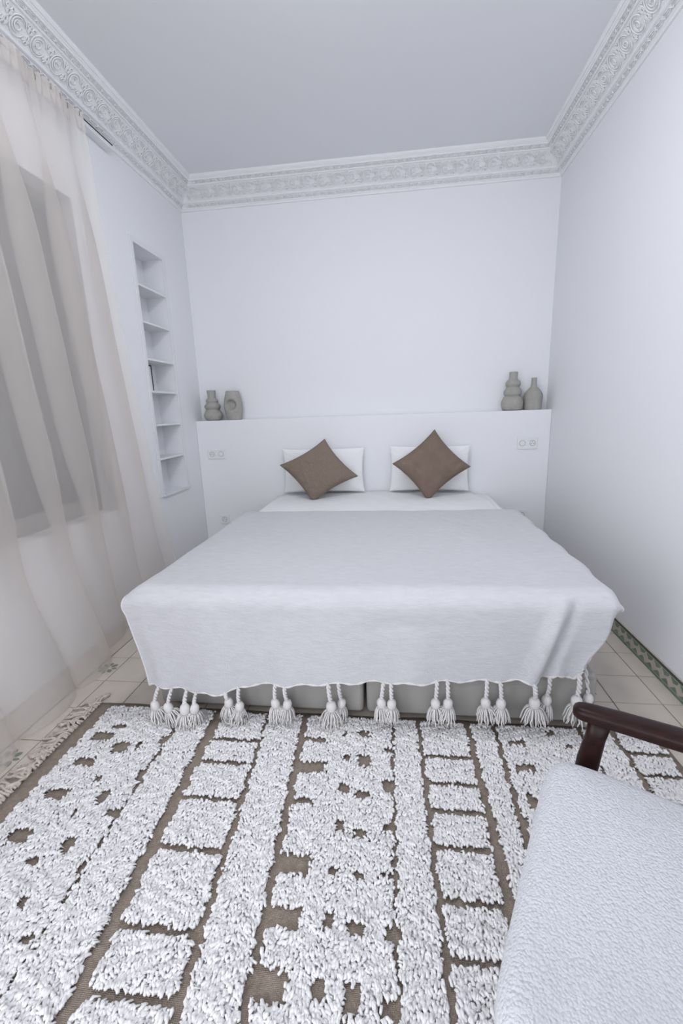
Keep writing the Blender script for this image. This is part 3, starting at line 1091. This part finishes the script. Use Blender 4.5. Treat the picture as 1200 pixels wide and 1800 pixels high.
# ------------------------------------------------------------------ sockets
def outlet(x0, x1, z0, z1, kinds, label):
    t = thing('wall_socket', ((x0 + x1) / 2, YH, (z0 + z1) / 2), label, 'socket', 'white wall sockets on the headboard wall')
    bevel(MB().box(x0, x1, YH - 0.009, YH, z0, z1).build('plate', M['plastic'], t), 0.003, 3)
    n = len(kinds)
    w = (x1 - x0) / n
    for i, k in enumerate(kinds):
        cx, cz = x0 + (i + 0.5) * w, (z0 + z1) / 2
        mb = MB()
        if k == 's':
            # sunk round well with two pin holes and an earth pin
            ring = [(cx + 0.0215 * math.cos(q * PI / 12), YH - 0.0095, cz + 0.0215 * math.sin(q * PI / 12)) for q in range(25)]
            MB().tube(ring, 0.0014, 6, False).build('socket_rim', M['taupe'], t)
            V = [(cx + 0.021 * math.cos(q * PI / 12), YH - 0.0092, cz + 0.021 * math.sin(q * PI / 12)) for q in range(24)]
            obj('socket_well', V + [(v[0], YH - 0.0095, v[2]) for v in V], [tuple(range(24, 48))], M['plastic'], t)
            for dx, dz in ((-0.0095, -0.003), (0.0095, -0.003), (0, 0.010)):
                V = [(cx + dx + 0.0032 * math.cos(q * PI / 6), YH - 0.0102, cz + dz + 0.0032 * math.sin(q * PI / 6)) for q in range(12)]
                obj('pin_hole', V + [(v[0], YH - 0.0096, v[2]) for v in V], [tuple(range(12))[::-1]], M['dark'], t)
        else:
            ring = [(cx + 0.022 * math.cos(q * PI / 12), YH - 0.0095, cz + 0.022 * math.sin(q * PI / 12)) for q in range(25)]
            MB().tube(ring, 0.0011, 6, False).build('switch_rim', M['taupe'], t)
            MB().lathe([(0.02, 0), (0.019, 0.002), (0.002, 0.0025)], (0, 0, 0), 24)
            V = [(cx + 0.0205 * math.cos(q * PI / 12), YH - 0.0115, cz + 0.0205 * math.sin(q * PI / 12)) for q in range(24)]
            obj('switch_button', V + [(v[0], YH - 0.009, v[2]) for v in V], [tuple(range(24))[::-1]] + [(i2, (i2 + 1) % 24, 24 + (i2 + 1) % 24, 24 + i2) for i2 in range(24)], M['plastic'], t)


outlet(-1.630, -1.470, 0.882, 0.964, 'sw', 'double socket and switch plate below the ringed small vase')
outlet(0.955, 1.110, 0.904, 0.998, 'ws', 'double switch and socket plate below the bulb vase')
outlet(-1.575, -1.492, 0.300, 0.380, 's', 'single low socket beside the bed on the curtain side')
outlet(0.977, 1.062, 0.325, 0.408, 's', 'single low socket beside the bed on the plain wall side')

# white box on a niche shelf; dark strips stand in for its shadow gap
bk = thing('storage_box', (XL - 0.13, 3.19, 1.44), 'slim white box with painted shadow gap standing on the niche shelf', 'box')
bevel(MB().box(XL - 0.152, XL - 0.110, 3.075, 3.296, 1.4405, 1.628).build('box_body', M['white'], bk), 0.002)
MB().box(XL - 0.152, XL - 0.109, 3.2965, 3.307, 1.4405, 1.636).build('box_shadow_gap', M['dark'], bk)
MB().box(XL - 0.152, XL - 0.109, 3.075, 3.2965, 1.6285, 1.636).build('box_shadow_gap', M['dark'], bk)

# ------------------------------------------------------------------ rug
RX0, RX1, RY0, RY1 = -1.338, 0.985, -0.75, 1.620
rug = thing('rug', ((RX0 + RX1) / 2, 0.4, 0.0005), 'shaggy ivory wool rug with brown woven lines at the foot of the bed', 'rug')


def rug_back(u, v):
    x = RX0 + (RX1 - RX0) * u + 0.006 * nz(v * 9, 2.0) * (1 if u < 0.01 or u > 0.99 else 0)
    y = RY0 + (RY1 - RY0) * v + 0.012 * nz(u * 7, 5.0) * (1 if v > 0.99 else 0)
    return (x, y, 0.007 + 0.0012 * nz(x * 8, y * 8))


bk_o = MB().grid(60, 60, rug_back).build('backing', M['jute'], rug, True)
so = bk_o.modifiers.new('thickness', 'SOLIDIFY')
so.thickness = 0.006
so.offset = -1
ZP = 0.024


def gp(px, py):
    p = at(px, py, 2, ZP)
    return float(p[0]), float(p[1])


# vertical boundaries: pixel pairs (upper, lower)
def xline(a, b):
    (x0, y0), (x1, y1) = gp(*a), gp(*b)
    def fn(y):
        k = (x1 - x0) / (y1 - y0)
        yc = np.clip(y, 0.45, 1.7)
        return x0 + (yc - y0) * k
    return fn


lines = dict(
    p1l=lambda y: -1.262 + 0 * y, p1r=xline((289, 1299), (20, 1720)),
    s2l=xline((300, 1290), (0, 1751)), s2r=xline((371, 1262), (94, 1796)),
    l3l=xline((378, 1282), (138, 1760)), l3r=xline((460, 1282), (305, 1760)),
    s4l=xline((468, 1270), (310, 1800)), s4r=xline((528, 1275), (420, 1790)),
    p5l=xline((538, 1280), (432, 1800)), p5r=xline((688, 1275), (697, 1800)),
    s6l=xline((691, 1275), (704, 1800)), s6r=xline((733, 1280), (792, 1800)),
    l7l=xline((740, 1280), (800, 1780)), l7r=xline((819, 1280), (884, 1570)),
    s8l=xline((828, 1280), (893, 1530)), s8r=xline((866, 1280), (920, 1470)),
    p9l=xline((873, 1280), (930, 1470)), p9r=lambda y: 0.690 + 0 * y,
    s10l=lambda y: 0.703 + 0 * y, s10r=lambda y: 0.805 - 0.01 * (1.5 - y),
    l11l=lambda y: 0.823 - 0.01 * (1.5 - y), l11r=lambda y: 0.958 + 0 * y)


def hole(px, py, w, h, sk=0.0):
    x, y = gp(px, py)
    x2, _ = gp(px + w / 2, py)
    _, y2 = gp(px, py - h / 2)
    return (x, y, abs(x2 - x), abs(y2 - y), sk)


H1 = [hole(*q) for q in ((180, 1292, 40, 16), (210, 1312, 28, 22), (244, 1307, 11, 12), (289, 1300, 20, 16), (146, 1337, 38, 16), (171, 1367, 17, 13), (251, 1361, 24, 22),
                         (96, 1393, 42, 19), (178, 1399, 20, 26), (203, 1428, 38, 16), (129, 1427, 10, 22), (34, 1466, 42, 26), (116, 1483, 22, 28), (54, 1513, 27, 16),
                         (147, 1526, 30, 22), (39, 1582, 18, 22), (45, 1650, 26, 20), (209, 1275, 30, 8))]
H5 = [hole(*q) for q in ((552, 1298, 46, 9), (548, 1346, 48, 21), (533, 1406, 34, 11), (515, 1517, 64, 36), (493, 1610, 70, 40), (466, 1729, 80, 62),
                         (608, 1287, 9, 9), (608, 1331, 16, 13), (604, 1383, 21, 17), (597, 1450, 15, 19), (584, 1529, 17, 17), (575, 1617, 19, 30), (560, 1737, 29, 42),
                         (640, 1288, 22, 11), (640, 1335, 25, 20), (637, 1395, 25, 15), (633, 1462, 28, 17), (631, 1537, 24, 17), (625, 1630, 30, 24), (619, 1756, 30, 52),
                         (683, 1317, 18, 10), (683, 1379, 24, 20), (685, 1454, 26, 13), (682, 1537, 26, 10), (687, 1637, 26, 24), (688, 1773, 42, 32))]
H9 = [hole(*q) for q in ((908, 1304, 36, 9), (925, 1348, 38, 14), (933, 1400, 16, 17), (923, 1441, 14, 20), (967, 1286, 16, 10), (1000, 1310, 14, 8))]
# the pattern goes on behind the viewer's edge of the picture
for hl, per in ((H1, 0.30), (H5, 0.19), (H9, 0.15)):
    ymin = min(h[1] for h in hl)
    base = sorted(hl, key=lambda h: h[1])[:4 if hl is not H5 else 6]
    yq = ymin - per
    while yq > RY0 + 0.1:
        for b in base:
            hl.append((b[0], yq + (b[1] - ymin), b[2], b[3], 0))
        yq -= per
L3 = [gp(*q)[1] for q in ((410, 1297), (395, 1337), (380, 1400), (332, 1488), (268, 1628), (220, 1746))]
L7 = [gp(*q)[1] for q in ((780, 1327), (785, 1374), (790, 1423), (812, 1488), (820, 1583), (830, 1686))]
L11 = [gp(*q)[1] for q in ((1138, 1323), (1170, 1362))]
for L, st in ((L3, 0.16), (L7, 0.13), (L11, 0.12)):
    while L[-1] > RY0 + 0.25:
        L.append(L[-1] - st)


def tufts(name, fl, fr, y0, y1, holes=(), label=None, ytop_wob=0.012):
    """fill a region with woolly strands that lie towards the viewer"""
    P = []
    for (ya, yb, step) in ((max(y0, 0.42), y1, 0.0074), (y0, min(y1, 0.42), 0.0150)):
        if yb <= ya:
            continue
        ys = np.arange(ya, yb, step)
        xa = min(float(fl(ya)), float(fl(yb)))
        xb = max(float(fr(ya)), float(fr(yb)))
        xs = np.arange(xa, xb, step * 0.82)
        X, Y = np.meshgrid(xs, ys)
        X = X.ravel() + rng.uniform(-0.5, 0.5, X.size) * step
        Y = Y.ravel() + rng.uniform(-0.5, 0.5, Y.size) * step
        sc_ = np.full(X.size, step / 0.0074)
        P.append(np.stack([X, Y, sc_], 1))
    if not P:
        return
    P = np.concatenate(P)
    X, Y = P[:, 0], P[:, 1]
    wob = 0.0035 * np.sin(Y * 55 + 3 * fl(Y)) + 0.003 * np.sin(Y * 131)
    keep = (X > fl(Y) + wob + 0.003) & (X < fr(Y) + wob - 0.003) & (Y < y1 - 0.003 - 0.004 * np.abs(np.sin(X * 90))) & (Y > y0 + 0.006 + 0.004 * np.abs(np.sin(X * 70)))
    for (hx, hy, hw, hh, sk) in holes:
        keep &= ~((np.abs(X - hx) < hw * (1.0 + 0.15 * np.sin(Y * 300))) & (np.abs(Y - hy - 0.006) < hh * (1.05 + 0.15 * np.sin(X * 260))))
    # woolly ground under the strands
    G = 0.006
    gx = np.arange(math.floor(P[:, 0].min() / G) * G, P[:, 0].max() + G, G)
    gy = np.arange(math.floor(P[:, 1].min() / G) * G, P[:, 1].max() + G, G)
    if len(gy) < 2 or len(gx) < 2:
        return
    GX, GY = np.meshgrid((gx[:-1] + gx[1:]) / 2, (gy[:-1] + gy[1:]) / 2)
    cell = (GX > fl(GY) + 0.007) & (GX < fr(GY) - 0.007) & (GY < y1 - 0.009) & (GY > y0 + 0.012)
    for (hx, hy, hw, hh, sk) in holes:
        cell &= ~((np.abs(GX - hx) < hw + 0.007) & (np.abs(GY - hy - 0.003) < hh + 0.009))
    VX, VY = np.meshgrid(gx, gy)
    VZ = 0.0125 + 0.0025 * np.sin(VX * 210 + 3 * np.sin(VY * 90)) * np.sin(VY * 160)
    ground = np.stack([VX.ravel(), VY.ravel(), VZ.ravel()], 1)
    jj, ii = np.nonzero(cell)
    wv = len(gx)
    GQ = np.stack([jj * wv + ii, jj * wv + ii + 1, (jj + 1) * wv + ii + 1, (jj + 1) * wv + ii], 1)
    P = P[keep]
    n = len(P)
    if n == 0:
        return
    X, Y, S = P[:, 0], P[:, 1], P[:, 2]
    # lean of each strand: mostly towards the viewer, swayed by neighbours
    sway = 0.55 * np.sin(X * 41 + Y * 13) + 0.45 * np.sin(X * 97 - Y * 31) + rng.normal(0, 0.45, n)
    ang = -PI / 2 + 0.55 * sway
    L = rng.uniform(0.010, 0.021, n) * (0.7 + 0.3 * S)
    r = rng.uniform(0.0030, 0.0049, n) * S
    hgt = rng.uniform(0.010, 0.0145, n) + 0.004 * np.sin(X * 60 + 5 * np.sin(Y * 30)) * np.sin(Y * 75)
    dx, dy = np.cos(ang), np.sin(ang)
    ts = np.array([0.0, 0.42, 0.88])
    zs = np.array([0.25, 1.0, 0.92])
    rs = np.array([0.85, 1.05, 1.0])
    K, Nn = 3, 5
    V = np.zeros((n, K * Nn + 1, 3))
    wig = rng.normal(0, 0.0018, (n, K, 2))
    for k in range(K):
        cx = X + dx * L * (ts[k] - 0.35) + wig[:, k, 0]
        cy = Y + dy * L * (ts[k] - 0.35) + wig[:, k, 1]
        cz = 0.006 + hgt * zs[k]
        for j in range(Nn):
            q = 2 * PI * j / Nn
            off = np.cos(q) * r * rs[k]
            V[:, k * Nn + j, 0] = cx - dy * off
            V[:, k * Nn + j, 1] = cy + dx * off
            V[:, k * Nn + j, 2] = cz + np.sin(q) * r * rs[k] * 0.9
    V[:, K * Nn, 0] = X + dx * (L * 0.58 + r * 0.7)
    V[:, K * Nn, 1] = Y + dy * (L * 0.58 + r * 0.7)
    V[:, K * Nn, 2] = 0.006 + hgt * 0.82
    q = []
    for k in range(K - 1):
        for j in range(Nn):
            q.append((k * Nn + j, k * Nn + (j + 1) % Nn, (k + 1) * Nn + (j + 1) % Nn, (k + 1) * Nn + j))
    t = [((K - 1) * Nn + j, (K - 1) * Nn + (j + 1) % Nn, K * Nn) for j in range(Nn)]
    base = (np.arange(n) * (K * Nn + 1))[:, None, None]
    Q = (np.array(q)[None] + base).reshape(-1, 4)
    T = (np.array(t)[None] + base).reshape(-1, 3)
    VV = V.reshape(-1, 3)
    Q = np.concatenate([Q, GQ + len(VV)])
    o = fast_obj(name, np.concatenate([VV, ground]), Q, T, M['pile'], rug)
    if label:
        o['label'] = label
    return o


YT, YBm = 1.598, RY0 + 0.02
tufts('pile_panel', lines['p1l'], lines['p1r'], YBm, YT, H1, 'ivory pile panel dotted with brown diamonds')
tufts('pile_stripe', lines['s2l'], lines['s2r'], YBm, YT)
tufts('pile_stripe', lines['s4l'], lines['s4r'], YBm, YT)
tufts('pile_panel', lines['p5l'], lines['p5r'], YBm, YT, H5, 'ivory pile panel with columns of brown notches')
tufts('pile_stripe', lines['s6l'], lines['s6r'], YBm, YT)
tufts('pile_stripe', lines['s8l'], lines['s8r'], YBm, YT)
tufts('pile_panel', lines['p9l'], lines['p9r'], YBm, YT, H9)
tufts('pile_stripe', lines['s10l'], lines['s10r'], YBm, YT)
for lf, rt, L in (('l3l', 'l3r', L3), ('l7l', 'l7r', L7), ('l11l', 'l11r', L11)):
    ys = [YT] + L + [YBm]
    for k in range(len(ys) - 1):
        if ys[k] - ys[k + 1] > 0.03:
            tufts('pile_block', lines[lf], lines[rt], ys[k + 1] + (0.004 if k < len(ys) - 2 else 0), ys[k] - 0.004)

# fringe knotted along the curtain side
rf = random.Random(5)
y = RY1 - 0.005
while y > 0.35:
    cords = MB()
    for c in range(2):
        yy = y + rf.uniform(-0.008, 0.008)
        L = rf.uniform(0.085, 0.12)
        pts = []
        a = rf.uniform(-0.5, 0.5)
        bend = rf.uniform(-2.1, 2.1)
        px_, py_ = RX0 + 0.006, yy
        N = 11
        for k in range(N):
            t = k / (N - 1)
            h = a + bend * math.sin(PI * t * 1.3)
            pts.append((px_, py_, 0.006 + 0.012 * math.sin(PI * min(1, t * 1.2)) * rf.uniform(0.6, 1.0) + 0.003 * c))
            px_ -= L / N * math.cos(h)
            py_ += L / N * math.sin(h)
        cords.tube(pts, [0.0052] * (N - 1) + [0.0035], 6)
    cords.build('fringe_cord', M['fringe'], rug, True)
    y -= 0.0165

# ------------------------------------------------------------------ armchair
FX, WX = Vector((-0.904, 0.428, 0)), Vector((0.428, 0.904, 0))     # forward and far-side axes of the chair
WX = Vector((0.428, 0.904, 0))


def ch(fv, w, z):
    p = FX * fv + WX * w
    return Vector((p.x, p.y, z))


chair = thing('armchair', tuple(ch(-0.2, 0.72, 0)), 'white boucle armchair with dark wooden arms in the near corner', 'armchair')


def boucle_box(f0, f1, w0, w1, zfn, th, r, nf=70, nw=70):
    """soft cushion: rounded slab with a slightly crowned top"""
    V, Fc = [], []
    def ring(k):
        pass
    nseg = 10
    prof = []
    for k in range(nseg + 1):
        q = PI / 2 * k / nseg
        prof.append((r * (1 - math.sin(q)), -r * (1 - math.cos(q))))   # inset, drop
    levels = [(-(r), 0.0)]
    out = []
    M2 = 200
    cw, cf = (w0 + w1) / 2, (f0 + f1) / 2
    hw, hf = (w1 - w0) / 2, (f1 - f0) / 2
    def outline(inset, i):
        q = 2 * PI * i / M2
        c, s = math.cos(q), math.sin(q)
        p = 9.0
        k = (abs(c) ** p + abs(s) ** p) ** (-1 / p)
        return cf + (hf - inset) * c * k, cw + (hw - inset) * s * k
    rows = []
    for ins in np.linspace(max(hf, hw) * 0.98, r, 34):
        s = min(1, ins / min(hf, hw))
        rows.append((ins, 0.0))
    for k in range(1, nseg + 1):
        q = PI / 2 * k / nseg
        rows.append((r * (1 - math.sin(q)), -r * (1 - math.cos(q))))
    for k in range(1, 6):
        rows.append((0.0, -r - (th - 2 * r) * k / 5))
    for k in range(1, nseg + 1):
        q = PI / 2 * k / nseg
        rows.append((r * (1 - math.cos(q)), -th + r - r * math.sin(q)))
    for (ins, dz) in rows:
        for i in range(M2):
            fv, w = outline(min(ins, min(hf, hw) * 0.985), i)
            zc = zfn(fv, w)
            e = max(abs(fv - cf) / hf, abs(w - cw) / hw)
            V.append(tuple(ch(fv, w, zc + dz + (0.014 * (1 - e ** 3) if dz > -r else 0))))
    n = len(rows)
    for j in range(n - 1):
        for i in range(M2):
            Fc.append((j * M2 + i, (j + 1) * M2 + i, (j + 1) * M2 + (i + 1) % M2, j * M2 + (i + 1) % M2))
    Fc += [tuple(range(M2)), tuple((n - 1) * M2 + i for i in range(M2))[::-1]]
    return V, Fc


V, Fc = boucle_box(-0.52, 0.088, 0.430, 1.018, lambda fv, w: 0.462 + 0.075 * (fv - 0.06) * (1 if fv < 0.06 else 0), 0.125, 0.034)
seat = obj('seat_cushion', V, Fc, M['boucle'], chair, True)
# back cushion, leaning away
Vb, Fb = [], []
Vt, Fb = boucle_box(-0.26, 0.26, 0.430, 1.018, lambda fv, w: 0.0, 0.12, 0.035)
for p in Vt:
    v = Vector(p)
    fv, w, h = v.dot(FX), v.dot(WX), v.z
    la = math.radians(18)
    up, nr = fv, h
    Vb.append(tuple(ch(-0.50 - up * math.sin(la) + nr * math.cos(la) - 0.08, w, 0.70 + up * math.cos(la) + nr * math.sin(la))))
obj('back_cushion', Vb, Fb, M['boucle'], chair, True)


def rail(name, pts, sizes, parent=chair):
    """rounded wooden bar; sizes = (across, vertical) half extents"""
    Vr, Fr = [], []
    n = 20
    k = len(pts)
    for i, (p, (sa, sb)) in enumerate(zip(pts, sizes)):
        p = Vector(p)
        t = (Vector(pts[min(i + 1, k - 1)]) - Vector(pts[max(i - 1, 0)])).normalized()
        a = WX.copy() if abs(t.dot(WX)) < 0.9 else FX.copy()
        a = (a - t * a.dot(t)).normalized()
        b = t.cross(a)
        for j in range(n):
            q = 2 * PI * j / n
            c, s = math.cos(q), math.sin(q)
            kk = (abs(c) ** 3.2 + abs(s) ** 3.2) ** (-1 / 3.2)
            Vr.append(tuple(p + a * (sa * c * kk) + b * (sb * s * kk)))
    for i in range(k - 1):
        for j in range(n):
            Fr.append((i * n + j, i * n + (j + 1) % n, (i + 1) * n + (j + 1) % n, (i + 1) * n + j))
    Fr += [tuple(range(n))[::-1], tuple((k - 1) * n + j for j in range(n))]
    return obj(name, Vr, Fr, M['wood'], parent, True)


for w, sgn in ((1.056, 1), (0.378, -1)):
    pts, sz = [], []
    for fv, z, a, b in ((0.047, 0.556, 0.006, 0.005), (0.044, 0.556, 0.015, 0.011), (0.036, 0.556, 0.021, 0.015), (0.022, 0.5565, 0.0245, 0.0170), (-0.05, 0.557, 0.027, 0.018),
                        (-0.16, 0.556, 0.0285, 0.0185), (-0.30, 0.551, 0.027, 0.0185), (-0.46, 0.543, 0.023, 0.018), (-0.60, 0.535, 0.018, 0.018)):
        pts.append(ch(fv, w, z))
        sz.append((a, b))
    rail('armrest', pts, sz)
    # front leg carries the arm, flaring where it meets it
    rail('front_leg', [ch(-0.010, w, 0.548), ch(-0.004, w, 0.50), ch(0.006, w - sgn * 0.002, 0.43), ch(0.018, w, 0.30), ch(0.034, w, 0.031)],
         [(0.021, 0.024), (0.0185, 0.021), (0.019, 0.024), (0.018, 0.022), (0.012, 0.013)])
    rail('rear_leg', [ch(-0.60, w, 0.86), ch(-0.575, w, 0.60), ch(-0.55, w, 0.40), ch(-0.60, w, 0.030)], [(0.012, 0.016), (0.017, 0.022), (0.018, 0.026), (0.012, 0.014)])
    rail('side_rail', [ch(0.006, w - sgn * 0.004, 0.325), ch(-0.55, w - sgn * 0.004, 0.285)], [(0.012, 0.026), (0.012, 0.026)])
rail('front_rail', [ch(0.0, 0.385, 0.315), ch(0.0, 1.05, 0.315)], [(0.012, 0.018), (0.012, 0.018)])
rail('back_rail', [ch(-0.575, 0.385, 0.30), ch(-0.575, 1.05, 0.30)], [(0.012, 0.018), (0.012, 0.018)])
rail('top_rail', [ch(-0.615, 0.385, 0.83), ch(-0.615, 1.05, 0.83)], [(0.012, 0.022), (0.012, 0.022)])

sc.cycles.use_denoising = True
